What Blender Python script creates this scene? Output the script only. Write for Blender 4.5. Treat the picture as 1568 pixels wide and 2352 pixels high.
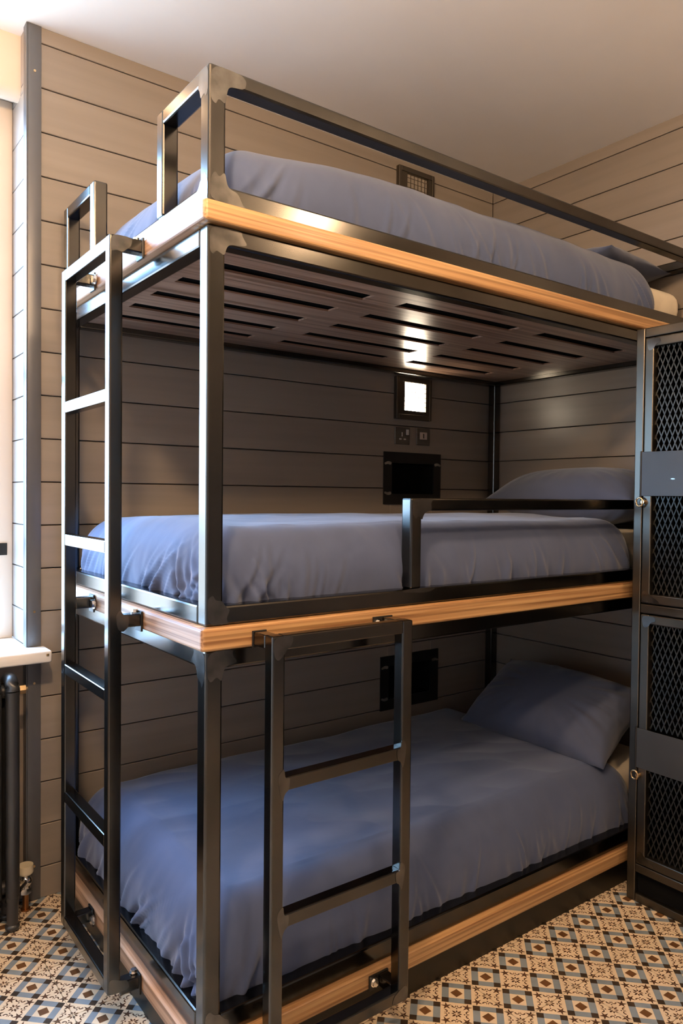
import bpy, bmesh, math, random
from mathutils import Vector, Matrix, noise

random.seed(7)
scn = bpy.context.scene
C = scn.collection
for o in list(bpy.data.objects):
    bpy.data.objects.remove(o)

# ------------------------------------------------------------------ camera
# World: right wall X=0, back wall Y=0, floor Z=0, room towards -X / -Y.
CAM = Vector((-2.5859, -2.3255, 1.2319))
YAW, PITCH, ROLL, FPX = 0.6390, -0.02198, 0.00996, 1701.36
fw = Vector((math.sin(YAW) * math.cos(PITCH), math.cos(YAW) * math.cos(PITCH), math.sin(PITCH)))
r0 = fw.cross(Vector((0, 0, 1))).normalized()
u0 = r0.cross(fw)
rr = r0 * math.cos(ROLL) + u0 * math.sin(ROLL)
uu = -r0 * math.sin(ROLL) + u0 * math.cos(ROLL)
cd = bpy.data.cameras.new('camera')
cd.sensor_fit = 'VERTICAL'
cd.sensor_height = 36.0
cd.lens = FPX * 36.0 / 2352.0
cd.clip_start = 0.02
cam = bpy.data.objects.new('camera', cd)
C.objects.link(cam)
M3 = Matrix((rr, uu, -fw)).transposed()
cam.matrix_world = Matrix.Translation(CAM) @ M3.to_4x4()
scn.camera = cam

# ------------------------------------------------------------------ world, lights, exposure
w = bpy.data.worlds.new('World')
scn.world = w
w.use_nodes = True
bg = w.node_tree.nodes['Background']
# overcast daylight above the horizon, dull ground below it
wt = w.node_tree
wtc = wt.nodes.new('ShaderNodeTexCoord')
wsx = wt.nodes.new('ShaderNodeSeparateXYZ')
wcr = wt.nodes.new('ShaderNodeValToRGB')
wmr = wt.nodes.new('ShaderNodeMapRange')
wmr.inputs['From Min'].default_value = -1.0
wt.links.new(wtc.outputs['Generated'], wsx.inputs[0])
wt.links.new(wsx.outputs['Z'], wmr.inputs['Value'])
wt.links.new(wmr.outputs[0], wcr.inputs[0])
wcr.color_ramp.elements[0].position = 0.48
wcr.color_ramp.elements[0].color = (0.13, 0.15, 0.17, 1)
wcr.color_ramp.elements[1].position = 0.52
wcr.color_ramp.elements[1].color = (0.33, 0.60, 1.0, 1)
wt.links.new(wcr.outputs[0], bg.inputs[0])
bg.inputs[1].default_value = 46.0
scn.view_settings.view_transform = 'Standard'
scn.view_settings.look = 'None'
scn.view_settings.gamma = 1.0
scn.view_settings.use_curve_mapping = False
scn.view_settings.exposure = 0.0
LAMP_A, LAMP_B, LAMP_C, LAMP_W = 720.0, 210.0, 420.0, 26.0   # radiance of the lamp globes
LAMP_BED = 30.0
WARM = (1.0, 0.67, 0.40, 1)
# window opening, filled with a portal so that the sky is sampled through it
WX0, WX1, WZ0, WZ1 = -3.16, -2.10, 0.80, 2.42
pl = bpy.data.lights.new('window_daylight_portal', 'AREA')
pl.shape = 'RECTANGLE'
pl.size, pl.size_y = WX1 - WX0, WZ1 - WZ0
pl.cycles.is_portal = True
po = bpy.data.objects.new('window_daylight_portal', pl)
C.objects.link(po)
po.location = ((WX0 + WX1) / 2, 0.235, (WZ0 + WZ1) / 2)
po.rotation_euler = (math.radians(-90), 0, 0)          # faces -Y, into the room

# ------------------------------------------------------------------ materials
def nt(name):
    m = bpy.data.materials.new(name)
    m.use_nodes = True
    n = m.node_tree
    return m, n, n.nodes['Principled BSDF']

def node(n, typ, **kw):
    x = n.nodes.new(typ)
    for k, v in kw.items():
        setattr(x, k, v)
    return x

def noise_ramp(n, scale, c0, c1, p0=0.35, p1=0.65, map_scale=(1, 1, 1), detail=4, rand=True):
    tc = node(n, 'ShaderNodeTexCoord')
    mp = node(n, 'ShaderNodeMapping')
    mp.inputs['Scale'].default_value = map_scale
    n.links.new(tc.outputs['Object'], mp.inputs['Vector'])
    if rand:
        oi = node(n, 'ShaderNodeObjectInfo')
        mu = node(n, 'ShaderNodeMath', operation='MULTIPLY')
        mu.inputs[1].default_value = 37.0
        n.links.new(oi.outputs['Random'], mu.inputs[0])
        n.links.new(mu.outputs[0], mp.inputs['Location'])
    nz = node(n, 'ShaderNodeTexNoise')
    nz.inputs['Scale'].default_value = scale
    nz.inputs['Detail'].default_value = detail
    n.links.new(mp.outputs[0], nz.inputs['Vector'])
    cr = node(n, 'ShaderNodeValToRGB')
    cr.color_ramp.elements[0].position = p0
    cr.color_ramp.elements[1].position = p1
    cr.color_ramp.elements[0].color = (*c0, 1)
    cr.color_ramp.elements[1].color = (*c1, 1)
    n.links.new(nz.outputs['Fac'], cr.inputs[0])
    return nz, cr, mp

def add_bump(n, b, src, strength, dist):
    bp = node(n, 'ShaderNodeBump')
    bp.inputs['Strength'].default_value = strength
    bp.inputs['Distance'].default_value = dist
    n.links.new(src, bp.inputs['Height'])
    n.links.new(bp.outputs[0], b.inputs['Normal'])

def simple(name, col, rough=0.5, metal=0.0, var=0.0, scale=8, bump=0.0, spec=0.5, ms=(1, 1, 1)):
    m, n, b = nt(name)
    b.inputs['Roughness'].default_value = rough
    b.inputs['Metallic'].default_value = metal
    b.inputs['Specular IOR Level'].default_value = spec
    c0 = tuple(max(0, c * (1 - var)) for c in col)
    c1 = tuple(min(1, c * (1 + var)) for c in col)
    nz, cr, mp = noise_ramp(n, scale, c0, c1, map_scale=ms)
    n.links.new(cr.outputs[0], b.inputs['Base Color'])
    if bump:
        add_bump(n, b, nz.outputs['Fac'], bump, 0.002)
    return m

def steel(name, c0, c1, r0_, r1_, scale=3.0):
    m, n, b = nt(name)
    b.inputs['Metallic'].default_value = 1.0
    nz, cr, mp = noise_ramp(n, scale, c0, c1, 0.3, 0.7, detail=6)
    n.links.new(cr.outputs[0], b.inputs['Base Color'])
    mr = node(n, 'ShaderNodeMapRange')
    mr.inputs['To Min'].default_value = r0_
    mr.inputs['To Max'].default_value = r1_
    n.links.new(nz.outputs['Fac'], mr.inputs['Value'])
    n.links.new(mr.outputs[0], b.inputs['Roughness'])
    return m

def wood(name, cd_, cl, axis, rough=0.4, coat=0.0, ring=22.0, knots=True):
    """grain runs along axis (0 X, 1 Y)"""
    m, n, b = nt(name)
    ms = [150, 150, 150]
    ms[axis] = 2.2
    nz, cr, mp = noise_ramp(n, 1.0, cd_, cl, 0.30, 0.68, map_scale=tuple(ms), detail=5)
    # ring lines
    ms2 = [ring * 4.5, ring * 4.5, ring * 4.5]
    ms2[axis] = 1.1
    nz2, cr2, mp2 = noise_ramp(n, 1.0, (0.42, 0.34, 0.27), (1, 1, 1), 0.40, 0.52, map_scale=tuple(ms2), detail=2)
    mx = node(n, 'ShaderNodeMix', data_type='RGBA', blend_type='MULTIPLY')
    mx.inputs[0].default_value = 0.75
    n.links.new(cr.outputs[0], mx.inputs[6])
    n.links.new(cr2.outputs[0], mx.inputs[7])
    last = mx.outputs[2]
    if knots:
        ms3 = [9, 9, 9]
        ms3[axis] = 3.2
        tc = node(n, 'ShaderNodeTexCoord')
        mp3 = node(n, 'ShaderNodeMapping')
        mp3.inputs['Scale'].default_value = ms3
        n.links.new(tc.outputs['Object'], mp3.inputs['Vector'])
        vo = node(n, 'ShaderNodeTexVoronoi')
        vo.inputs['Scale'].default_value = 1.0
        n.links.new(mp3.outputs[0], vo.inputs['Vector'])
        cr3 = node(n, 'ShaderNodeValToRGB')
        cr3.color_ramp.elements[0].position = 0.05
        cr3.color_ramp.elements[1].position = 0.16
        cr3.color_ramp.elements[0].color = (0.35, 0.22, 0.14, 1)
        cr3.color_ramp.elements[1].color = (1, 1, 1, 1)
        n.links.new(vo.outputs['Distance'], cr3.inputs[0])
        mx2 = node(n, 'ShaderNodeMix', data_type='RGBA', blend_type='MULTIPLY')
        mx2.inputs[0].default_value = 0.8
        n.links.new(last, mx2.inputs[6])
        n.links.new(cr3.outputs[0], mx2.inputs[7])
        last = mx2.outputs[2]
    n.links.new(last, b.inputs['Base Color'])
    b.inputs['Roughness'].default_value = rough
    b.inputs['Coat Weight'].default_value = coat
    b.inputs['Coat Roughness'].default_value = 0.2
    add_bump(n, b, nz.outputs['Fac'], 0.12, 0.002)
    return m

def plank_mat(name, axis):
    m, n, b = nt(name)
    ms = [30, 30, 30]
    ms[axis] = 1.5
    nz, cr, mp = noise_ramp(n, 1.0, (0.215, 0.182, 0.150), (0.258, 0.220, 0.183), 0.25, 0.75, map_scale=tuple(ms), detail=5)
    oi = node(n, 'ShaderNodeObjectInfo')
    mr = node(n, 'ShaderNodeMapRange')
    mr.inputs['To Min'].default_value = 0.93
    mr.inputs['To Max'].default_value = 1.05
    n.links.new(oi.outputs['Random'], mr.inputs['Value'])
    vm = node(n, 'ShaderNodeVectorMath', operation='SCALE')
    n.links.new(cr.outputs[0], vm.inputs[0])
    n.links.new(mr.outputs[0], vm.inputs['Scale'])
    n.links.new(vm.outputs[0], b.inputs['Base Color'])
    b.inputs['Roughness'].default_value = 0.31
    b.inputs['Specular IOR Level'].default_value = 0.45
    add_bump(n, b, nz.outputs['Fac'], 0.16, 0.002)
    return m

def cloth(name, col):
    m, n, b = nt(name)
    c0 = tuple(c * 0.93 for c in col)
    c1 = tuple(c * 1.06 for c in col)
    nz, cr, mp = noise_ramp(n, 6.0, c0, c1)
    n.links.new(cr.outputs[0], b.inputs['Base Color'])
    b.inputs['Roughness'].default_value = 0.85
    b.inputs['Specular IOR Level'].default_value = 0.2
    b.inputs['Sheen Weight'].default_value = 0.25
    b.inputs['Sheen Roughness'].default_value = 0.5
    nf = node(n, 'ShaderNodeTexNoise')
    nf.inputs['Scale'].default_value = 28.0
    nf.inputs['Detail'].default_value = 3
    tc = node(n, 'ShaderNodeTexCoord')
    n.links.new(tc.outputs['Object'], nf.inputs['Vector'])
    add_bump(n, b, nf.outputs['Fac'], 0.10, 0.006)
    return m

def emit(name, col, strength):
    m, n, b = nt(name)
    b.inputs['Base Color'].default_value = (0.8, 0.8, 0.8, 1)
    b.inputs['Emission Color'].default_value = col
    b.inputs['Emission Strength'].default_value = strength
    return m

M = {}
M['ceiling'] = simple('ceiling_paint', (0.86, 0.84, 0.81), 0.75, var=0.02, scale=2.5, bump=0.05, spec=0.2)
M['plank_x'] = plank_mat('taupe_plank_x', 0)
M['plank_y'] = plank_mat('taupe_plank_y', 1)
M['taupe'] = simple('taupe_paint', (0.30, 0.245, 0.195), 0.6, var=0.04)
M['darkwall'] = simple('dark_taupe_paint', (0.21, 0.185, 0.16), 0.6, var=0.04)
M['groove'] = simple('groove_dark', (0.09, 0.065, 0.045), 0.9, var=0.1)
M['cream'] = simple('cream_plaster', (0.62, 0.53, 0.44), 0.7, var=0.03, scale=5)
M['frame_cream'] = simple('cream_frame_paint', (0.62, 0.545, 0.46), 0.45, var=0.02, scale=5)
M['white'] = simple('white_gloss_paint', (0.78, 0.76, 0.72), 0.4, var=0.02, scale=5)
M['reveal'] = simple('daylit_reveal_taupe', (0.30, 0.265, 0.235), 0.45, var=0.03, scale=6)  # the planks' taupe, with the grey of the daylight put into its colour
M['sillwood'] = simple('white_sill_paint', (0.80, 0.76, 0.70), 0.45, var=0.05, scale=12, ms=(1, 8, 8))
M['steel'] = steel('raw_dark_steel', (0.070, 0.066, 0.059), (0.120, 0.114, 0.103), 0.13, 0.24)
M['steel_low'] = steel('raw_sheet_steel', (0.045, 0.043, 0.036), (0.075, 0.07, 0.06), 0.3, 0.5, 2.0)
M['grind'] = steel('ground_weld_steel', (0.11, 0.106, 0.098), (0.21, 0.20, 0.185), 0.16, 0.32, 26.0)
M['niche_weld'] = steel('bright_niche_weld', (0.35, 0.32, 0.28), (0.55, 0.5, 0.44), 0.4, 0.6, 30.0)
M['strip'] = simple('grey_painted_angle', (0.115, 0.115, 0.118), 0.38, metal=0.35, var=0.08, scale=3)
M['locker'] = steel('locker_steel', (0.085, 0.074, 0.058), (0.14, 0.122, 0.097), 0.32, 0.46, 4.0)
M['mesh'] = steel('expanded_mesh_steel', (0.05, 0.048, 0.042), (0.09, 0.085, 0.075), 0.42, 0.55, 4.0)
M['plate'] = simple('locker_plate_grey', (0.055, 0.056, 0.054), 0.5, metal=0.6, var=0.08, scale=5)
M['black'] = simple('black_lining_shade', (0.006, 0.006, 0.006), 1.0, var=0.1, spec=0.0)  # real black linings, and the sheets put in for shade
M['blackmetal'] = simple('black_metal', (0.025, 0.024, 0.022), 0.4, metal=0.6, var=0.1)
M['wood_x'] = wood('varnished_pine_x', (0.33, 0.165, 0.066), (0.52, 0.32, 0.145), 0, 0.42, 0.15)
M['wood_y'] = wood('varnished_pine_y', (0.30, 0.16, 0.085), (0.46, 0.28, 0.165), 1, 0.55, 0.0)  # same pine, toned darker and greyer for the daylight on the end boards
M['ply'] = wood('varnished_ply', (0.26, 0.155, 0.11), (0.40, 0.26, 0.19), 0, 0.30, 0.4, ring=14, knots=False)
M['duvet'] = cloth('slate_blue_cotton', (0.049, 0.067, 0.127))
M['pillow'] = cloth('slate_pillow_cotton', (0.058, 0.071, 0.112))
M['mattress'] = simple('cream_ticking', (0.72, 0.64, 0.50), 0.85, var=0.05, scale=20, bump=0.1, spec=0.2)
M['chrome'] = simple('bright_zinc', (0.75, 0.73, 0.70), 0.18, metal=1.0, var=0.1)
M['brass'] = simple('brass', (0.60, 0.42, 0.22), 0.3, metal=1.0, var=0.2)
M['copper'] = simple('copper_pipe', (0.42, 0.20, 0.08), 0.35, metal=1.0, var=0.2)
M['castiron'] = simple('black_cast_iron', (0.022, 0.022, 0.022), 0.34, var=0.2)
M['capcream'] = simple('cream_plastic', (0.70, 0.60, 0.42), 0.4, var=0.04)
M['light_print'] = simple('pale_print', (0.55, 0.52, 0.47), 0.5, var=0.03)
M['brush'] = simple('brushed_plate', (0.16, 0.145, 0.125), 0.35, metal=0.8, var=0.08, ms=(1, 1, 20))
M['pale'] = simple('pale_insert', (0.45, 0.38, 0.33), 0.5, var=0.03)
M['lampglass_off'] = simple('unlit_diffuser', (0.32, 0.28, 0.23), 0.4, var=0.05)
M['lampframe'] = steel('lamp_frame_steel', (0.11, 0.095, 0.076), (0.17, 0.148, 0.12), 0.4, 0.55)
M['bedlamp'] = emit('lit_diffuser', (1.0, 0.83, 0.62, 1), LAMP_BED)
M['globeA'] = emit('lamp_globe_a', WARM, LAMP_A)
M['globeB'] = emit('lamp_globe_b', WARM, LAMP_B)
M['globeC'] = emit('lamp_globe_c', WARM, LAMP_C)
M['globeW'] = emit('lamp_globe_w', WARM, LAMP_W)
M['grout'] = simple('floor_grout', (0.40, 0.33, 0.25), 0.8, var=0.1, scale=30)
M['tcream'] = simple('tile_cream', (0.68, 0.54, 0.37), 0.42, var=0.06, scale=14)
M['tblue'] = simple('tile_blue', (0.20, 0.24, 0.27), 0.42, var=0.10, scale=14)
M['tdark'] = simple('tile_dark', (0.040, 0.026, 0.015), 0.42, var=0.15, scale=14)
M['tflower'] = simple('tile_flower_brown', (0.075, 0.036, 0.018), 0.42, var=0.25, scale=40)
M['tbrown'] = simple('tile_brown', (0.115, 0.052, 0.018), 0.42, var=0.15, scale=14)

def glass():
    m = bpy.data.materials.new('window_glass')
    m.use_nodes = True
    n = m.node_tree
    n.nodes.remove(n.nodes['Principled BSDF'])
    tr = node(n, 'ShaderNodeBsdfTransparent')
    gl = node(n, 'ShaderNodeBsdfGlossy')
    gl.inputs['Roughness'].default_value = 0.02
    mx = node(n, 'ShaderNodeMixShader')
    mx.inputs[0].default_value = 0.05
    n.links.new(tr.outputs[0], mx.inputs[1])
    n.links.new(gl.outputs[0], mx.inputs[2])
    n.links.new(mx.outputs[0], n.nodes['Material Output'].inputs['Surface'])
    return m
M['glass'] = glass()

# ------------------------------------------------------------------ helpers
WL = {}

def wloc(o):
    return WL.get(o.name, Vector((0, 0, 0)))

def props(o, label=None, cat=None, group=None, kind=None):
    if label: o['label'] = label
    if cat: o['category'] = cat
    if group: o['group'] = group
    if kind: o['kind'] = kind
    return o

def empty(name, loc, **kw):
    o = bpy.data.objects.new(name, None)
    o.empty_display_size = 0.1
    C.objects.link(o)
    o.location = loc
    WL[o.name] = Vector(loc)
    return props(o, **kw)

def mk(name, bm, mat, parent=None, smooth=False, angle=None, **kw):
    """link bm (world coordinates) as one mesh object with its origin at the box centre"""
    vs = bm.verts
    lo = Vector((min(v.co.x for v in vs), min(v.co.y for v in vs), min(v.co.z for v in vs)))
    hi = Vector((max(v.co.x for v in vs), max(v.co.y for v in vs), max(v.co.z for v in vs)))
    c = Vector(((lo.x + hi.x) / 2, (lo.y + hi.y) / 2, (lo.z + hi.z) / 2))
    bmesh.ops.translate(bm, verts=bm.verts, vec=-c)
    me = bpy.data.meshes.new(name)
    bm.to_mesh(me)
    bm.free()
    for mm in (mat if isinstance(mat, (list, tuple)) else [mat]):
        me.materials.append(M[mm] if isinstance(mm, str) else mm)
    if smooth:
        for p in me.polygons:
            p.use_smooth = True
        if angle:
            me.set_sharp_from_angle(angle=math.radians(angle))
    o = bpy.data.objects.new(name, me)
    C.objects.link(o)
    WL[o.name] = c
    if parent is not None:
        o.parent = parent
        o.location = c - wloc(parent)
    else:
        o.location = c
    return props(o, **kw)

def nb():
    return bmesh.new()

def bx(bm, x0, x1, y0, y1, z0, z1, bev=0.0, seg=2):
    if x0 > x1: x0, x1 = x1, x0
    if y0 > y1: y0, y1 = y1, y0
    if z0 > z1: z0, z1 = z1, z0
    r = bmesh.ops.create_cube(bm, size=1.0)
    vs = r['verts']
    for v in vs:
        v.co = Vector(((x0 + x1) / 2 + v.co.x * (x1 - x0), (y0 + y1) / 2 + v.co.y * (y1 - y0), (z0 + z1) / 2 + v.co.z * (z1 - z0)))
    if bev > 0:
        es = list({e for v in vs for e in v.link_edges})
        bmesh.ops.bevel(bm, geom=es, offset=min(bev, 0.45 * min(x1 - x0, y1 - y0, z1 - z0)), segments=seg, affect='EDGES', profile=0.5)
    return bm

def box(name, x0, x1, y0, y1, z0, z1, mat, parent=None, bev=0.0, seg=2, **kw):
    return mk(name, bx(nb(), x0, x1, y0, y1, z0, z1, bev, seg), mat, parent, **kw)

def cyl(bm, p0, p1, r, seg=16, r2=None):
    p0, p1 = Vector(p0), Vector(p1)
    d = p1 - p0
    q = Vector((0, 0, 1)).rotation_difference(d.normalized()).to_matrix().to_4x4()
    mt = Matrix.Translation((p0 + p1) / 2) @ q
    bmesh.ops.create_cone(bm, cap_ends=True, segments=seg, radius1=r, radius2=r if r2 is None else r2, depth=d.length, matrix=mt)
    return bm

def sph(bm, c, r, sx=1, sy=1, sz=1, seg=20):
    bmesh.ops.create_uvsphere(bm, u_segments=seg, v_segments=seg // 2, radius=r,
                              matrix=Matrix.Translation(c) @ Matrix.Diagonal((sx, sy, sz, 1)))
    return bm

def tube_path(bm, pts, r, seg=8):
    """round tube along a polyline"""
    pts = [Vector(p) for p in pts]
    rings = []
    for i, p in enumerate(pts):
        a = pts[max(i - 1, 0)]
        b = pts[min(i + 1, len(pts) - 1)]
        t = (b - a).normalized()
        ref = Vector((0, 0, 1)) if abs(t.z) < 0.9 else Vector((1, 0, 0))
        s = t.cross(ref).normalized()
        u = s.cross(t)
        rings.append([bm.verts.new(p + (s * math.cos(2 * math.pi * k / seg) + u * math.sin(2 * math.pi * k / seg)) * r) for k in range(seg)])
    for i in range(len(rings) - 1):
        for k in range(seg):
            bm.faces.new((rings[i][k], rings[i][(k + 1) % seg], rings[i + 1][(k + 1) % seg], rings[i + 1][k]))
    bm.faces.new(rings[0])
    bm.faces.new(list(reversed(rings[-1])))
    bmesh.ops.recalc_face_normals(bm, faces=bm.faces)
    return bm

def rects_minus(rect, holes):
    """rect, holes: (a0,a1,b0,b1); returns the pieces of rect outside the holes"""
    out = [rect]
    for (h0, h1, k0, k1) in holes:
        nx = []
        for (a0, a1, b0, b1) in out:
            if h1 <= a0 or h0 >= a1 or k1 <= b0 or k0 >= b1:
                nx.append((a0, a1, b0, b1)); continue
            if h0 > a0: nx.append((a0, h0, b0, b1))
            if h1 < a1: nx.append((h1, a1, b0, b1))
            c0, c1 = max(a0, h0), min(a1, h1)
            if k0 > b0: nx.append((c0, c1, b0, k0))
            if k1 < b1: nx.append((c0, c1, k1, b1))
        out = nx
    return out

# ------------------------------------------------------------------ room shell
H = 2.611
P = 0.13
RX0, RY0 = -3.40, -3.60          # left and front walls
XS = -2.022                      # left end of the planked back wall (steel corner)
ZK = [H - 0.0468 - k * P for k in range(20)]
N_MID = (-0.609, -0.371, 1.240, 1.372)
N_BOT = (-0.614, -0.374, 0.392, 0.532)
NICHES = [N_MID, N_BOT]
ST = 'structure'

# floor slab
floor = box('floor', RX0 - 0.1, 0.1, RY0 - 0.1, 0.35, -0.10, -0.0095, 'grout', kind=ST)
# ceiling
ceiling = box('ceiling', RX0 - 0.1, 0.1, RY0 - 0.1, 0.35, H, H + 0.1, 'ceiling', kind=ST)

# back wall: backing slab with openings for niches
wb = nb()
for (a0, a1, b0, b1) in rects_minus((XS + 0.018, 0.0, 0.0, H), NICHES):
    bx(wb, a0, a1, 0.018, 0.10, b0, b1)
bx(wb, XS + 0.018, 0.1, 0.10, 0.30, 0, H)
wall_back = mk('wall_back', wb, 'groove', kind=ST)
edges = [H] + ZK + [0.0]
GAP = 0.0032
for i in range(len(edges) - 1):
    z1, z0 = edges[i] - (GAP / 2 if i else 0), edges[i + 1] + (GAP / 2 if i < len(edges) - 2 else 0)
    if z1 - z0 < 0.004: continue
    for (a0, a1, b0, b1) in rects_minus((XS + 0.006, -0.019, z0, z1), NICHES):
        box('plank', a0, a1, 0.0, 0.018, b0, b1, 'plank_x', wall_back, bev=0.0016, seg=1)
# right wall
wall_right = box('wall_right', 0.0, 0.1, RY0, 0.018, 0, H, 'groove', kind=ST)
for i in range(len(edges) - 1):
    z1, z0 = edges[i] - (GAP / 2 if i else 0), edges[i + 1] + (GAP / 2 if i < len(edges) - 2 else 0)
    if z1 - z0 < 0.004: continue
    box('plank', -0.018, 0.0, RY0, 0.0, z0, z1, 'plank_y', wall_right, bev=0.0016, seg=1)
# other walls (behind the camera)
box('wall_left', RX0 - 0.1, RX0, RY0 - 0.1, 0.35, 0, H, 'cream', kind=ST)
box('wall_front', RX0, 0.1, RY0 - 0.1, RY0, 0, H, 'darkwall', kind=ST)
# window bay: wall under the window, lintel above, wall to the left of it
wn = nb()
bx(wn, -3.22, XS + 0.018, 0.030, 0.30, 0, 0.735)
bx(wn, RX0, -3.22, 0.0, 0.30, 0, H)
mk('wall_window', wn, 'taupe', kind=ST)
lt = nb()
bx(lt, -3.22, XS + 0.018, 0.085, 0.30, 2.455, H)
# the rough rounded plaster edge at the lintel's foot
cyl(lt, (-3.22, 0.115, 2.456), (XS + 0.018, 0.115, 2.456), 0.03, 18)
mk('wall_lintel', lt, 'cream', smooth=True, angle=35, kind=ST)
# planked window reveal (faces -X)
wr = box('wall_reveal', XS + 0.006, XS + 0.02, 0.018, 0.30, 0.77, H, 'groove', kind=ST)
for i in range(1, 15):
    z1, z0 = edges[i] - GAP / 2, max(edges[i + 1] + GAP / 2, 0.772)
    if i == 1: z1 = 2.456
    if z1 - z0 < 0.01: continue
    box('plank', XS + 0.001, XS + 0.0065, 0.014, 0.215, z0, z1, 'reveal', wr, bev=0.0012, seg=1)
box('plank', XS + 0.001, XS + 0.0065, 0.014, 0.085, 2.458, H, 'reveal', wr)

# window
win = empty('window_1', ((WX0 + WX1) / 2, 0.2, 0.77), kind=ST)
fr = nb()
bx(fr, WX1, XS + 0.001, 0.185, 0.25, 0.77, 2.455, 0.004)
bx(fr, -3.22, WX0, 0.185, 0.25, 0.77, 2.455, 0.004)
bx(fr, WX0, WX1, 0.185, 0.25, 0.77, WZ0, 0.004)
bx(fr, WX0, WX1, 0.185, 0.25, WZ1, 2.455, 0.004)
mk('window_frame', fr, 'frame_cream', win, smooth=True, angle=40)
mu_ = nb()
bx(mu_, WX0, WX1, 0.195, 0.235, 1.59, 1.63, 0.004)
mk('meeting_rail', mu_, 'white', win, smooth=True, angle=40)
for (z0, z1) in ((WZ0, 1.59), (1.63, WZ1)):
    box('window_pane', WX0, WX1, 0.214, 0.218, z0, z1, 'glass', win)
sb = nb()
bx(sb, -3.22, -1.973, -0.086, 0.0, 0.735, 0.770, 0.006, 3)
bx(sb, -3.22, XS + 0.001, -0.004, 0.19, 0.735, 0.770)
sill = mk('window_sill', sb, 'sillwood', win, smooth=True, angle=40)
box('screw', -1.990, -1.982, -0.0872, -0.0845, 0.754, 0.762, 'brass', sill, bev=0.001)

# steel corner strips
def corner_strip(name, z0, z1, screws):
    b = nb()
    bx(b, XS, -1.984, -0.0045, 0.0, z0, z1, 0.0012)
    bx(b, XS - 0.0045, XS, -0.0045, 0.030, z0, z1, 0.0012)
    t = mk(name, b, 'strip', smooth=True, angle=40, kind=ST)
    for z in screws:
        s = nb()
        cyl(s, (-2.003, -0.0045, z), (-2.003, -0.0062, z), 0.0036, 12)
        mk('screw', s, 'brass', t)
    return t
corner_strip('trim_1', 0.770, H - 0.001, (2.475, 0.875))
corner_strip('trim_2', 0.0, 0.735, (0.660, 0.105))

# ------------------------------------------------------------------ floor tiles
G = 0.1056                      # pattern lattice step
TS = 2 * G                      # tile side
TX0, TY0 = -1.0024, -1.2062     # one joint crossing

def floral(bm, cx, cy, s, layer):
    """encaustic flower ornament in a square of side s, turned 45 degrees"""
    R = Matrix.Rotation(math.radians(45), 2)
    def put(poly, z=layer):
        vs = []
        for (a, b) in poly:
            q = R @ Vector((a, b))
            vs.append(bm.verts.new((cx + q.x * s, cy + q.y * s, z)))
        return vs
    fs = []
    def add(poly):
        vs = put(poly)
        try:
            fs.append(bm.faces.new(vs))
        except ValueError:
            pass
    def petal(ang, r0_, r1_, wd):
        c, sn = math.cos(ang), math.sin(ang)
        pts = []
        for t, k in ((0, 0), (0.35, 1), (0.7, 0.8), (1, 0), (0.7, -0.8), (0.35, -1)):
            r = r0_ + (r1_ - r0_) * t
            pts.append((r * c - k * wd * sn, r * sn + k * wd * c))
        add(pts)
    for k in range(4):
        a = math.pi / 2 * k
        petal(a + math.pi / 4, 0.03, 0.20, 0.036)
        petal(a, 0.06, 0.17, 0.030)
        # corner star
        c = Vector((math.cos(a + math.pi / 4), math.sin(a + math.pi / 4))) * 0.47
        st = []
        for j in range(10):
            rr_ = 0.185 if j % 2 == 0 else 0.062
            th = a + math.pi / 4 + math.pi + j * math.pi / 5
            st.append((c.x + rr_ * math.cos(th), c.y + rr_ * math.sin(th)))
        add(st)
        # curls that leave each star and roll in towards the sides
        for sg in (-1, 1):
            b0 = a + math.pi / 4
            ax_ = Vector((math.cos(b0), math.sin(b0)))
            ay_ = Vector((-ax_.y, ax_.x)) * sg
            cc = ax_ * 0.315 + ay_ * 0.205
            inner, outer = [], []
            n_ = 6
            for j in range(n_ + 1):
                th = -0.9 + 3.9 * j / n_
                d_ = ax_ * -math.sin(th) + ay_ * -math.cos(th)
                rad = 0.075 - 0.022 * j / n_
                wd = 0.008 + 0.020 * (1 - j / n_)
                o_ = cc + d_ * (rad + wd); q_ = cc + d_ * (rad - wd)
                outer.append((o_.x, o_.y)); inner.append((q_.x, q_.y))
            for j in range(n_):
                add([outer[j], outer[j + 1], inner[j + 1], inner[j]])
        dd = Vector((math.cos(a), math.sin(a))) * 0.25
        add([(dd.x + 0.030 * math.cos(q * math.pi / 3), dd.y + 0.030 * math.sin(q * math.pi / 3)) for q in range(6)])
    return fs

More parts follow.
